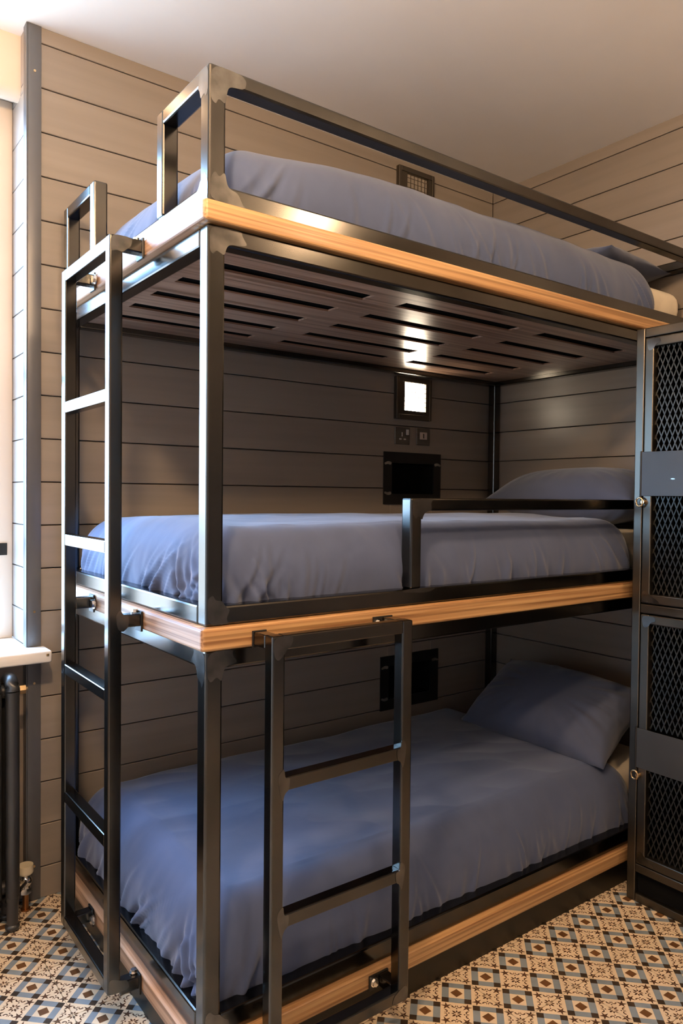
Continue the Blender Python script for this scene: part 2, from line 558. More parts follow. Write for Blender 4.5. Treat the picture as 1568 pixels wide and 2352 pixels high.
def tile_mesh():
    h = TS / 2 - 0.0006
    s = G / math.sqrt(2) * 0.995
    bm = nb()
    L1, L2 = 0.00025, 0.0004
    # ornaments: centre, edge halves, corner quarters
    for (cx, cy) in [(0, 0), (G, 0), (-G, 0), (0, G), (0, -G), (G, G), (-G, G), (G, -G), (-G, -G)]:
        for f in floral(bm, cx, cy, s, L1):
            f.material_index = 4
    for (nx, ny) in ((1, 0), (-1, 0), (0, 1), (0, -1)):
        bmesh.ops.bisect_plane(bm, geom=bm.verts[:] + bm.edges[:] + bm.faces[:], plane_co=(nx * h, ny * h, 0),
                               plane_no=(nx, ny, 0), clear_outer=True)
    # blue framed squares
    R = Matrix.Rotation(math.radians(45), 2)
    def quad(cx, cy, pts, mi, z):
        vs = []
        for p in pts:
            q = R @ Vector(p)
            vs.append(bm.verts.new((cx + q.x * s, cy + q.y * s, z)))
        f = bm.faces.new(vs)
        f.material_index = mi
    e, k = 0.485, 0.255
    for sx in (-1, 1):
        for sy in (-1, 1):
            cx, cy = sx * G / 2, sy * G / 2
            def rc(a0, a1, b0, b1, mi):
                quad(cx, cy, [(a0, b0), (a1, b0), (a1, b1), (a0, b1)], mi, L1)
            rc(-e, -k, -e, -k, 2); rc(k, e, -e, -k, 2); rc(-e, -k, k, e, 2); rc(k, e, k, e, 2)
            rc(-k, k, -e, -k, 1); rc(-k, k, k, e, 1); rc(-e, -k, -k, k, 1); rc(k, e, -k, k, 1)
            d = 0.205
            quad(cx, cy, [(d, 0), (0, d), (-d, 0), (0, -d)], 3, L2)
    for f in bm.faces:
        if f.normal.z < 0: f.normal_flip()
    bmesh.ops.recalc_face_normals(bm, faces=[])
    bx(bm, -h, h, -h, h, -0.0105, 0.0)
    bm.normal_update()
    for f in bm.faces:
        if abs(f.calc_center_median().z - L1) < 1e-4 or abs(f.calc_center_median().z - L2) < 1e-4:
            if f.normal.z < 0: f.normal_flip()
    me = bpy.data.meshes.new('tile')
    bm.to_mesh(me); bm.free()
    for m_ in ('tcream', 'tblue', 'tdark', 'tbrown', 'tflower'):
        me.materials.append(M[m_])
    return me

tm = tile_mesh()
i0 = int(math.floor((RX0 - TX0) / TS)); i1 = int(math.ceil((0 - TX0) / TS))
j0 = int(math.floor((RY0 - TY0) / TS)); j1 = int(math.ceil((0.03 - TY0) / TS))
for i in range(i0, i1):
    for j in range(j0, j1):
        cx, cy = TX0 + (i + 0.5) * TS, TY0 + (j + 0.5) * TS
        if cx - TS / 2 > -1.85 and cy - TS / 2 > -0.95: continue      # wholly under the bed
        if cy + TS / 2 < -2.75: continue
        o = bpy.data.objects.new('tile', tm)
        C.objects.link(o)
        o.parent = floor
        o.location = Vector((cx, cy, random.uniform(-0.0004, 0.0))) - WL['floor']

# ------------------------------------------------------------------ bunk bed
XF, XH, YF, YB = -1.926, -0.021, -0.989, -0.027      # foot, head, front, back (steel outer faces)
T = 0.038
BV = 0.0045
OV = 0.017                                           # timber overhang
# z: lower rail bottom, lower rail top / timber bottom, timber top, upper rail top
TIERS = [(None, 0.081, 0.124, 0.171), (0.8809, 0.920, 0.968, 1.007), (1.728, 1.766, 1.808, 1.846)]
bed = empty('bunk_bed', ((XF + XH) / 2, (YF + YB) / 2, 0.0),
            label='three-tier bunk bed of dark raw steel tube with varnished pine edge boards', cat='bunk bed')

def rail_ring(za, zb, skip_back=False):
    box('front_rail', XF + T, XH - T, YF, YF + T, za, zb, 'steel', bed, BV)
    box('back_rail', XF + T, XH - T, YB - T, YB, za, zb, 'steel', bed, BV)
    box('end_rail', XF, XF + T, YF + T, YB - T, za, zb, 'steel', bed, BV)
    box('end_rail', XH - T, XH, YF + T, YB - T, za, zb, 'steel', bed, BV)

def posts(za, zb, which='ffbb'):
    box('post', XF, XF + T, YF, YF + T, za, zb, 'steel', bed, BV)
    box('post', XH - T, XH, YF, YF + T, za, zb, 'steel', bed, BV)
    box('post', XF, XF + T, YB - T, YB, za, zb, 'steel', bed, BV)
    box('post', XH - T, XH, YB - T, YB, za, zb, 'steel', bed, BV)

def timber(za, zb):
    # front and end boards meet at the corner with a fine mitre line
    bm_ = nb()
    bx(bm_, XF - OV + 0.002, XH + 0.001, YF - OV, YF + 0.06, za + 0.0006, zb - 0.0006, 0.006, 3)
    mk('edge_board', bm_, 'wood_x', bed)
    bm_ = nb()
    bx(bm_, XF - OV, XF + 0.06, YF - OV + 0.002, YB - 0.06, za + 0.0011, zb - 0.0011, 0.006, 3)
    mk('edge_board', bm_, 'wood_y', bed)
    box('edge_board', XH - 0.06, XH, YF + 0.061, YB, za + 0.0006, zb - 0.0006, 'wood_y', bed, 0.004)
    box('edge_board', XF + 0.061, XH - 0.061, YB - 0.06, YB, za + 0.0006, zb - 0.0006, 'wood_x', bed, 0.004)

def slotted_panel(z0, z1):
    """plywood base with three columns of five long slots"""
    xs = [XF + T + 0.002, -1.838, -1.380, -1.270, -0.806, -0.696, -0.248, XH - T - 0.002]
    rows = [-0.810, -0.655, -0.503, -0.352, -0.203]
    hw = 0.025
    ys = [YF + T + 0.002]
    for y in rows: ys += [y - hw, y + hw]
    ys.append(YB - T - 0.002)
    b = nb()
    nx, ny = len(xs), len(ys)
    V = [[[b.verts.new((x, y, z)) for z in (z0, z1)] for y in ys] for x in xs]
    def solid(i, j):
        if not (0 <= i < nx - 1 and 0 <= j < ny - 1): return False
        return not (i % 2 == 1 and j % 2 == 1)
    for i in range(nx - 1):
        for j in range(ny - 1):
            if not solid(i, j): continue
            a, c, d, e = V[i][j], V[i + 1][j], V[i + 1][j + 1], V[i][j + 1]
            b.faces.new((a[0], e[0], d[0], c[0]))
            b.faces.new((a[1], c[1], d[1], e[1]))
            if not solid(i - 1, j): b.faces.new((a[0], a[1], e[1], e[0]))
            if not solid(i + 1, j): b.faces.new((c[0], d[0], d[1], c[1]))
            if not solid(i, j - 1): b.faces.new((a[0], c[0], c[1], a[1]))
            if not solid(i, j + 1): b.faces.new((e[0], e[1], d[1], d[0]))
    return mk('slotted_base', b, 'ply', bed)

for ti, (zl, zw0, zw1, zr) in enumerate(TIERS):
    if zl is not None:
        rail_ring(zl, zw0)
        slotted_panel(zl + 0.018, zl + 0.023)
        box('base_shade_sheet', XF + 0.062, XH - 0.062, YF + 0.062, YB - 0.062, zl + 0.026, zw0 + 0.01, 'black', bed)  # black sheet standing in for the shade inside the slots
    timber(zw0, zw1)
    rail_ring(zw1, zr)
# bottom tier: plinth sheets to the floor
box('plinth', XF + 0.006, XH, YF + 0.006, YF + 0.012, 0.0, 0.081, 'steel_low', bed)
box('plinth', XF + 0.006, XF + 0.012, YF + 0.012, YB, 0.0, 0.081, 'steel_low', bed)
box('base_shade_sheet', XF + 0.062, XH - 0.062, YF + 0.062, YB - 0.062, 0.09, 0.12, 'black', bed)  # black sheet put in so the bottom base reads as shade
posts(0.0, 0.081)
posts(0.124, 0.8809 + T)
posts(0.968, 1.728 + T)
# corner posts of the top guard and the guard itself
GT = 0.034
ZT = 2.078
box('guard_post', XF, XF + T, YF, YF + T, 1.808, ZT, 'steel', bed, BV)
box('guard_post', XH - T, XH, YF, YF + T, 1.808, ZT, 'steel', bed, BV)
box('guard_post', XH - T, XH, YB - T, YB, 1.808, ZT, 'steel', bed, BV)
box('guard_post', XF, XF + T, YB - T, YB, 1.808, ZT, 'steel', bed, BV)
box('guard_rail', XF + T - 0.002, XH - T + 0.002, YF, YF + T, ZT - 0.032, ZT, 'steel', bed, BV)
box('guard_rail', XH - T, XH, YF + T - 0.002, YB - T + 0.002, ZT - 0.034, ZT, 'steel', bed, BV)
# foot end: two short guards with the ladder gap between them
box('guard_post', XF, XF + T, -0.764, -0.730, 1.846, ZT, 'steel', bed, BV)
box('guard_rail', XF, XF + T, YF + T - 0.002, -0.762, ZT - 0.032, ZT, 'steel', bed, BV)
box('guard_post', XF, XF + T, -0.304, -0.268, 1.846, ZT, 'steel', bed, BV)
box('guard_rail', XF, XF + T, -0.270, YB - T + 0.002, ZT - 0.032, ZT, 'steel', bed, BV)
# middle guard
box('guard_post', -1.383, -1.348, YF, YF + 0.036, 1.007, 1.228, 'steel', bed, BV)
box('guard_rail', -1.350, XH - T + 0.002, YF, YF + 0.036, 1.197, 1.228, 'steel', bed, BV)

# ground weld patches: thin irregular bright plates over the joints
def weld(parent, origin, ua, va, na, pts, mat='grind'):
    """flat ground patch in plane origin + a*ua + b*va, lifted along na; outline softened"""
    ua, va, na, origin = Vector(ua), Vector(va), Vector(na), Vector(origin)
    for _ in range(2):                       # corner cutting
        q = []
        for i in range(len(pts)):
            p0, p1 = pts[i], pts[(i + 1) % len(pts)]
            q.append((p0[0] * 0.8 + p1[0] * 0.2, p0[1] * 0.8 + p1[1] * 0.2))
            q.append((p0[0] * 0.2 + p1[0] * 0.8, p0[1] * 0.2 + p1[1] * 0.8))
        pts = q
    b = nb()
    lo = [b.verts.new(origin + ua * a + va * c + na * 0.00005) for a, c in pts]
    hi = [b.verts.new(origin + ua * a + va * c + na * 0.00035) for a, c in pts]
    b.faces.new(hi); b.faces.new(list(reversed(lo)))
    n_ = len(pts)
    for i in range(n_):
        b.faces.new((lo[i], lo[(i + 1) % n_], hi[(i + 1) % n_], hi[i]))
    bmesh.ops.recalc_face_normals(b, faces=b.faces)
    return mk('weld_mark', b, mat, parent)

def lpatch(a, c, seed):
    """blotchy L-shaped patch of about a x c"""
    rnd = random.Random(seed)
    j = lambda v: v * rnd.uniform(0.8, 1.15)
    return [(0.004, 0.002), (j(a), 0.002), (j(a) * 0.9, j(0.012)), (j(a) * 1.05, 0.030), (0.048, 0.034), (0.041, 0.041),
            (0.036, j(c)), (j(0.022), c * 0.86), (j(0.014), c * 1.05), (0.003, j(c) * 0.85)]
FX, FY = (1, 0, 0), (0, 0, -1)
weld(bed, (XF, YF, ZT), (1, 0, 0), (0, 0, -1), (0, -1, 0), lpatch(0.085, 0.075, 1))
weld(bed, (XF, YF, 1.808), (1, 0, 0), (0, 0, 1), (0, -1, 0), lpatch(0.075, 0.06, 2))
weld(bed, (XF, YF, 1.766), (1, 0, 0), (0, 0, -1), (0, -1, 0), lpatch(0.085, 0.058, 3))
weld(bed, (XF, YF, 0.968), (1, 0, 0), (0, 0, 1), (0, -1, 0), lpatch(0.060, 0.06, 4))
weld(bed, (XF, YF, 0.919), (1, 0, 0), (0, 0, -1), (0, -1, 0), lpatch(0.062, 0.062, 5))
weld(bed, (XF, YF, 0.124), (1, 0, 0), (0, 0, 1), (0, -1, 0), lpatch(0.06, 0.06, 6))
weld(bed, (XF, YF, ZT), (0, 1, 0), (0, 0, -1), (-1, 0, 0), lpatch(0.055, 0.06, 7))
weld(bed, (XF, YF, 1.808), (0, 1, 0), (0, 0, 1), (-1, 0, 0), lpatch(0.06, 0.06, 8))
weld(bed, (XF, YF, 0.919), (0, 1, 0), (0, 0, -1), (-1, 0, 0), lpatch(0.06, 0.075, 9))
weld(bed, (-1.383, YF, 1.228), (1, 0, 0), (0, 0, -1), (0, -1, 0), lpatch(0.075, 0.05, 10))
weld(bed, (-1.395, YF, 1.0075), (1, 0, 0), (0, 0, -1), (0, -1, 0),
     [(0.0, 0.0), (0.10, 0.0), (0.085, 0.008), (0.06, 0.012), (0.03, 0.010), (-0.02, 0.006)])

# ------------------------------------------------------------------ ladders (bolted to the bed)
LT = 0.030

def bolt(parent, c, axis, r=0.0085):
    b = nb()
    a = Vector(axis)
    c = Vector(c)
    cyl(b, c, c + a * 0.002, r * 1.35, 16)
    cyl(b, c + a * 0.002, c + a * 0.008, r, 6)
    mk('bolt', b, 'chrome', parent, smooth=True, angle=30)

# foot ladder: stiles in plane X=-2.022..-1.992
LX0 = -2.022
lad = nb()
bx(lad, LX0, LX0 + LT, -0.705, -0.705 + LT, 0.102, 1.803, 0.0035)
bx(lad, LX0, LX0 + LT, -0.345 - LT, -0.345, 0.102, 1.803, 0.0035)
foot_ladder = mk('ladder', lad, 'steel', bed, label='tall welded steel ladder on the foot end')
for (z0, z1) in ((1.773, 1.803), (1.437, 1.466), (1.097, 1.126), (0.763, 0.791), (0.429, 0.458), (0.102, 0.130)):
    box('rung', LX0 + 0.0005, LX0 + LT - 0.0005, -0.677, -0.373, z0, z1, 'steel', foot_ladder, 0.003)
XW = XF - OV - 0.0012
for (zb, n_) in ((1.774, 0), (0.930, 1), (0.092, 2)):
    for (ya, yb) in ((-0.705, -0.676), (-0.374, -0.345)):
        box('bracket', LX0 + LT - 0.001, XW, ya, yb, zb, zb + 0.029, 'steel', foot_ladder, 0.003)
        box('fixing_plate', XW - 0.005, XW, ya - 0.004, yb + 0.004, zb - 0.012, zb + 0.034, 'blackmetal', foot_ladder, 0.001)
        if ya < -0.5:
            bolt(foot_ladder, (XW - 0.010, (ya + yb) / 2 + 0.006, zb + 0.030), (0, 0, 1), 0.007)
        else:
            bolt(foot_ladder, (XW - 0.005, ya - 0.012, zb + 0.012), (-1, 0, 0), 0.010)
weld(foot_ladder, (LX0 + 0.002, -0.705, 1.803), (1, 0, 0), (0, 0, -1), (0, -1, 0), [(0, 0), (0.05, 0), (0.046, 0.02), (0.034, 0.03), (0.026, 0.036), (0.012, 0.033), (0, 0.04)])
weld(foot_ladder, (LX0 + 0.016, -0.705, 0.972), (1, 0, 0), (0, 0, -1), (0, -1, 0), [(0, 0.012), (0.010, 0), (0.018, 0.014), (0.030, 0.014), (0.030, 0.040), (0.016, 0.052), (0.004, 0.044)])
weld(foot_ladder, (LX0 + 0.002, -0.705, 0.102), (1, 0, 0), (0, 0, 1), (0, -1, 0), [(0, 0), (0.05, 0), (0.044, 0.022), (0.028, 0.026), (0.010, 0.036), (0, 0.034)])

# front ladder for the middle bunk
LY0 = -1.084
lad = nb()
bx(lad, -1.829, -1.829 + LT, LY0, LY0 + LT, 0.084, 0.953, 0.0035)
bx(lad, -1.459 - LT, -1.459, LY0, LY0 + LT, 0.084, 0.953, 0.0035)
front_ladder = mk('ladder', lad, 'steel', bed, label='short welded steel ladder under the middle bunk')
for (z0, z1) in ((0.924, 0.953), (0.640, 0.668), (0.362, 0.390), (0.084, 0.112)):
    box('rung', -1.801, -1.487, LY0 + 0.0005, LY0 + LT - 0.0005, z0, z1, 'steel', front_ladder, 0.003)
YW = YF - OV
for zb in (0.924, 0.085):
    for (xa, xb) in ((-1.829, -1.800), (-1.488, -1.459)):
        box('bracket', xa, xb, LY0 + LT - 0.001, YW, zb, zb + 0.028, 'steel', front_ladder, 0.003)
        box('fixing_plate', xa - 0.026 if xa > -1.6 else xa - 0.002, xb + 0.002, YW - 0.005, YW, zb - 0.004, zb + 0.030, 'blackmetal', front_ladder, 0.001)
        if xa > -1.6:
            bolt(front_ladder, (xa - 0.013, YW - 0.005, zb + 0.014), (0, -1, 0), 0.008)
for (x, z, s) in ((-1.799, 0.668, 1), (-1.799, 0.390, 1), (-1.489, 0.668, -1), (-1.489, 0.390, -1)):
    weld(front_ladder, (x, LY0, z), (s, 0, 0), (0, 0, -1), (0, -1, 0), [(-0.016, -0.006), (0, -0.02), (0.002, 0.002), (0.014, 0.002), (0.012, 0.026), (0.002, 0.032), (-0.004, 0.05), (-0.010, 0.03)])
weld(front_ladder, (-1.829, LY0, 0.953), (1, 0, 0), (0, 0, -1), (0, -1, 0), [(0.002, 0.001), (0.05, 0.001), (0.046, 0.02), (0.034, 0.028), (0.028, 0.038), (0.014, 0.05), (0.004, 0.04)])
weld(front_ladder, (-1.459, LY0, 0.084), (-1, 0, 0), (0, 0, 1), (0, -1, 0), [(0.002, 0.001), (0.05, 0.001), (0.044, 0.02), (0.030, 0.028), (0.014, 0.036), (0.004, 0.03)])

# ------------------------------------------------------------------ bedding
def shell(name, x0, x1, y0, y1, zb, zt, mat, seed, rnd=0.11, belly=118, wr=1.0, lump=0.008, nx=400, ny=220, crown=0.012, slump=0.0, nfold=34, front=1.0, **kw):
    """quilt lying over a mattress: soft crown, rounded roll-over, hem with real folds"""
    R_ = random.Random(seed * 101)
    ix0, ix1, iy0, iy1 = x0 + rnd, x1 - rnd, y0 + rnd, y1 - rnd
    h = zt - zb
    S = 0.30
    th_max = math.radians(belly)
    ns = 30
    def axis_samples(a0, a1, n):
        pts = [(a0, -S * (1 - i / ns)) for i in range(ns)]
        m = n - 2 * ns
        pts += [(a0 + (a1 - a0) * i / (m - 1), 0.0) for i in range(m)]
        pts += [(a1, S * (i + 1) / ns) for i in range(ns)]
        return pts
    ax = axis_samples(ix0, ix1, nx)
    ay = axis_samples(iy0, iy1, ny)
    off = Vector((seed * 13.1, seed * 7.7, seed * 3.3))
    # folds per side: position along the edge, slant, reach up the side, width, height
    folds = {}
    for side, (lo, hi, n) in {'front': (x0, x1, nfold), 'back': (x0, x1, 4), 'foot': (y0, y1, int(nfold * 0.6)), 'head': (y0, y1, 10)}.items():
        fl = []
        cl = [R_.uniform(lo, hi) for _ in range(5)] + [lo + 0.06, hi - 0.06]
        for _ in range(n):
            e0 = R_.gauss(R_.choice(cl), 0.07) if R_.random() < 0.7 else R_.uniform(lo, hi)
            fl.append((e0, R_.uniform(-0.36, -0.12) if side == 'foot' else R_.uniform(-0.16, 0.10), R_.uniform(0.30, 0.72), R_.uniform(0.006, 0.013), R_.uniform(0.0025, 0.0065) * wr))
        for e_, g_ in ((lo + 0.02, 1), (hi - 0.02, -1)):
            for q_ in range(5):
                fl.append((e_ + g_ * q_ * R_.uniform(0.012, 0.03), g_ * R_.uniform(0.05, 0.2), R_.uniform(0.4, 0.8), R_.uniform(0.007, 0.013), R_.uniform(0.004, 0.008) * wr))
        if side == 'front': fl = [(a_, m_, r_, w_, h_ * front) for (a_, m_, r_, w_, h_) in fl]
        folds[side] = fl
    b = nb()
    grid = []
    for (cx, qx) in ax:
        row = []
        for (cy, qy) in ay:
            d = max(abs(qx), abs(qy)) / S
            dirv = Vector((qx, qy))
            k = 1.0
            if dirv.length > 1e-9:
                dirv.normalize()
                k = 1.0 + 0.10 * min(abs(dirv.x), abs(dirv.y))
            th = th_max * d
            out = rnd * math.sin(th) * k
            if th > math.pi / 2: out = rnd * (0.55 + 0.45 * math.sin(th)) * k
            dz = h * (1 - math.cos(th)) / (1 - math.cos(th_max))
            p = Vector((cx + dirv.x * out, cy + dirv.y * out, zt - dz))
            u = (p.x - x0) / (x1 - x0); v = (p.y - y0) / (y1 - y0)
            up = 1 - min(1.0, dz / h)
            p.z += crown * (max(0, 1 - (2 * v - 1) ** 2)) * (1 - d)
            if slump and u < 0.32:
                p.z -= slump * (1 - max(u, 0) / 0.32) ** 2 * up
            disp = noise.noise(Vector((p.x * 3.2, p.y * 4.0, p.z * 3)) + off) * lump + noise.noise(Vector((p.x * 9, p.y * 9, p.z * 9)) + off) * lump * 0.3
            if d > 0:
                if abs(qx) >= abs(qy): e, side = p.y, ('foot' if qx < 0 else 'head')
                else: e, side = p.x, ('front' if qy < 0 else 'back')
                disp += wr * 0.0018 * d * noise.noise(Vector((e * 30, d * 2.0, 5.1)) + off)
                for (e0, m, reach, wd, amp) in folds[side]:
                    if d < 1 - reach: continue
                    f = (d - (1 - reach)) / reach
                    t = (e - e0 - m * (1 - d)) / (wd * (0.6 + 0.6 * f))
                    if -3 < t < 4.6:
                        f = f * f * (3 - 2 * f)
                        disp += amp * f * (math.exp(-t * t) - 0.9 * math.exp(-((t - 1.7) ** 2)))
                nrm = Vector((dirv.x * math.sin(th), dirv.y * math.sin(th), math.cos(th)))
            else:
                # long faint creases on the top
                disp += 0.0016 * wr * (1 - abs(noise.noise(Vector((p.x * 4 + p.y * 2, p.y * 9, 2.2)) + off)) * 3)
                nrm = Vector((0, 0, 1))
            row.append(b.verts.new(p + nrm * disp))
        grid.append(row)
    for i in range(len(grid) - 1):
        for j in range(len(grid[0]) - 1):
            b.faces.new((grid[i][j], grid[i + 1][j], grid[i + 1][j + 1], grid[i][j + 1]))
    bmesh.ops.recalc_face_normals(b, faces=b.faces)
    return mk(name, b, mat, smooth=True, **kw)

def mattress(z0, z1, label, x1=-0.065, yf=-0.905):
    b = nb()
    bx(b, -1.82, x1, yf, -0.11, z0, z1, 0.045, 4)
    return mk('mattress', b, 'mattress', smooth=True, label=label, cat='mattress', group='mattresses of the bunk bed')

mattress(0.171 - 0.04, 0.315, 'cream mattress of the bottom bunk under the slate duvet')
mattress(1.007 - 0.03, 1.125, 'cream mattress of the middle bunk under the slate duvet')
mattress(1.847, 1.962, 'cream mattress of the top bunk, bare at its head end', -0.045, -0.922)
gq = 'slate blue duvets on the bunks'
shell('duvet', -1.905, -0.32, -0.962, -0.055, 0.150, 0.352, 'duvet', 2, rnd=0.10, belly=112, wr=1.35, nfold=44, front=0.5, lump=0.010, label='slate blue duvet on the bottom bunk, gathered at its foot corner', cat='duvet', group=gq)
shell('duvet', -1.900, -0.355, -0.960, -0.055, 0.992, 1.160, 'duvet', 4, rnd=0.095, belly=116, wr=1.3, nfold=46, front=0.75, lump=0.007, label='slate blue duvet on the middle bunk behind its guard rail', cat='duvet', group=gq)
shell('duvet', -1.885, -0.215, -0.955, -0.060, 1.832, 2.022, 'duvet', 7, rnd=0.11, belly=112, wr=0.75, lump=0.010, crown=0.02, slump=0.05, label='slate blue duvet on the top bunk below the ceiling', cat='duvet', group=gq)

def pillow(c, lx, ly, hz, rot, seed, label, wr=1.0):
    n_ = 44
    off = Vector((seed * 5.3, seed * 2.1, 0))
    b = nb()
    R = rot
    sides = []
    for sgn in (1, -1):
        grid = []
        for i in range(n_ + 1):
            row = []
            for j in range(n_ + 1):
                u = -1 + 2 * i / n_; v = -1 + 2 * j / n_
                prof = max(0.0, (1 - abs(u) ** 2.6)) ** 0.42 * max(0.0, (1 - abs(v) ** 2.6)) ** 0.42 * (1 - 0.65 * (abs(u) * abs(v)) ** 2.5)
                pin = 1 - 0.05 * max(0, 1 - abs(u)) * abs(v) ** 4 - 0.05 * max(0, 1 - abs(v)) * abs(u) ** 4
                x = u * lx / 2 * pin * (1 - 0.03 * (1 - v * v))
                y = v * ly / 2 * pin * (1 - 0.03 * (1 - u * u))
                z = sgn * hz / 2 * prof
                edge = max(abs(u), abs(v))
                ang = math.atan2(v, u)
                wv = noise.noise(Vector((math.cos(ang) * 9, math.sin(ang) * 9, edge * 1.5)) + off)
                z += sgn * wr * 0.010 * wv * max(0, edge - 0.35) * (1 - edge) * 5
                z += sgn * 0.006 * noise.noise(Vector((u * 2, v * 2, sgn)) + off) * (1 - edge)
                p = Vector(c) + R @ Vector((x, y, z))
                row.append(b.verts.new(p))
            grid.append(row)
        for i in range(n_):
            for j in range(n_):
                q = (grid[i][j], grid[i + 1][j], grid[i + 1][j + 1], grid[i][j + 1])
                b.faces.new(q if sgn > 0 else tuple(reversed(q)))
    bmesh.ops.remove_doubles(b, verts=b.verts, dist=0.0008)
    bmesh.ops.recalc_face_normals(b, faces=b.faces)
    return mk('pillow', b, 'pillow', smooth=True, label=label, cat='pillow', group='slate pillows at the head of the bunks')

def eul(x, y, z):
    return (Matrix.Rotation(math.radians(z), 3, 'Z') @ Matrix.Rotation(math.radians(y), 3, 'Y') @ Matrix.Rotation(math.radians(x), 3, 'X'))
pillow((-0.350, -0.622, 0.462), 0.37, 0.59, 0.20, eul(3, -31, 4), 3, 'dark slate pillow propped up at the head of the bottom bunk', 2.2)
pillow((-0.225, -0.635, 1.240), 0.34, 0.64, 0.21, eul(0, -5, 0), 5, 'plump slate pillow lying flat on the middle bunk')
pillow((-0.225, -0.575, 2.050), 0.34, 0.62, 0.12, eul(0, 6, -3), 8, 'dark slate pillow at the head of the top bunk')

# ------------------------------------------------------------------ locker
LXF = -0.520                    # door face plane
LYA, LYB = -1.040, -1.900       # far and near sides
LTOP = 1.745
lk = empty('locker', ((LXF + 0) / 2, (LYA + LYB) / 2, 0), label='dark steel locker with diamond mesh doors beside the bunk bed', cat='locker')
F = 0.028
fb = nb()
for (ya, yb) in ((LYA, LYA - F), (LYB + F, LYB)):
    bx(fb, LXF, LXF + F, ya, yb, 0, LTOP, 0.003)
    bx(fb, -0.021 - F, -0.021, ya, yb, 0, LTOP, 0.003)
for (z0, z1) in ((LTOP - F, LTOP), (0.886, 0.914), (0.092, 0.118), (0.0, 0.026)):
    bx(fb, LXF, LXF + F, LYA - F, LYB + F, z0, z1, 0.003)
for (z0, z1) in ((LTOP - F, LTOP), (0.0, 0.026)):
    for (ya, yb) in ((LYA, LYA - F), (LYB + F, LYB)):
        bx(fb, LXF + F, -0.021 - F, ya, yb, z0, z1, 0.003)
mk('frame', fb, 'locker', lk)
box('side_panel', LXF + F, -0.03, LYA - 0.004, LYA - 0.006, 0.026, LTOP - F, 'black', lk)
box('side_panel', LXF + F, -0.03, LYB + 0.006, LYB + 0.004, 0.026, LTOP - F, 'black', lk)
box('back_panel', -0.026, -0.023, LYA - 0.01, LYB + 0.01, 0.026, LTOP - F, 'black', lk)
box('top_panel', LXF + 0.004, -0.025, LYA - 0.004, LYB + 0.004, LTOP - 0.006, LTOP - 0.002, 'locker', lk)
box('shelf', LXF + 0.03, -0.03, LYA - 0.01, LYB + 0.01, 0.896, 0.900, 'black', lk)
box('gap_shade_sheet', LXF + 0.018, LXF + 0.021, LYA - F, LYB + F, 0.0, 0.10, 'black', lk)  # black sheet added so the gap below the doors reads as shade
box('shelf', LXF + 0.03, -0.03, LYA - 0.01, LYB + 0.01, 0.100, 0.104, 'black', lk)

def mesh_panel(parent, y0, y1, z0, z1):
    """expanded metal: two families of crossing flat strands"""
    b = nb()
    dy, dz = 0.0172, 0.0430
    sl = dz / dy
    xm = LXF + 0.014
    wd, tk = 0.0017, 0.0012
    for sg in (1, -1):
        n0 = int((y1 - y0 + (z1 - z0) / sl) / dy) + 2
        for k in range(-n0, n0 + 1):
            # line: z = sg*sl*(y - yk)
            yk = y0 + k * dy
            a = (y0, z0 + sg * sl * (y0 - yk)); c = (y1, z0 + sg * sl * (y1 - yk))
            pts = []
            for zz in (z0, z1):
                y = yk + (zz - z0) / (sg * sl)
                if y0 <= y <= y1: pts.append((y, zz))
            for p in (a, c):
                if z0 < p[1] < z1: pts.append(p)
            if len(pts) < 2: continue
            p, q = max(((p_, q_) for p_ in pts for q_ in pts), key=lambda t: (t[0][0] - t[1][0]) ** 2 + (t[0][1] - t[1][1]) ** 2)
            d = Vector((0, q[0] - p[0], q[1] - p[1]))
            if d.length < 0.004: continue
            d.normalize()
            nn = Vector((0, -d.z, d.y)) * wd
            xx = Vector((tk, 0, 0))
            P0, P1 = Vector((xm + sg * 0.0008, p[0], p[1])), Vector((xm + sg * 0.0008, q[0], q[1]))
            vs = [b.verts.new(v) for v in (P0 - nn - xx, P0 + nn - xx, P0 + nn + xx, P0 - nn + xx, P1 - nn - xx, P1 + nn - xx, P1 + nn + xx, P1 - nn + xx)]
            for f in ((0, 1, 2, 3), (7, 6, 5, 4), (0, 4, 5, 1), (1, 5, 6, 2), (2, 6, 7, 3), (3, 7, 4, 0)):
                b.faces.new([vs[i] for i in f])
    bmesh.ops.recalc_face_normals(b, faces=b.faces)
    return mk('mesh_panel', b, 'mesh', parent, kind='stuff')

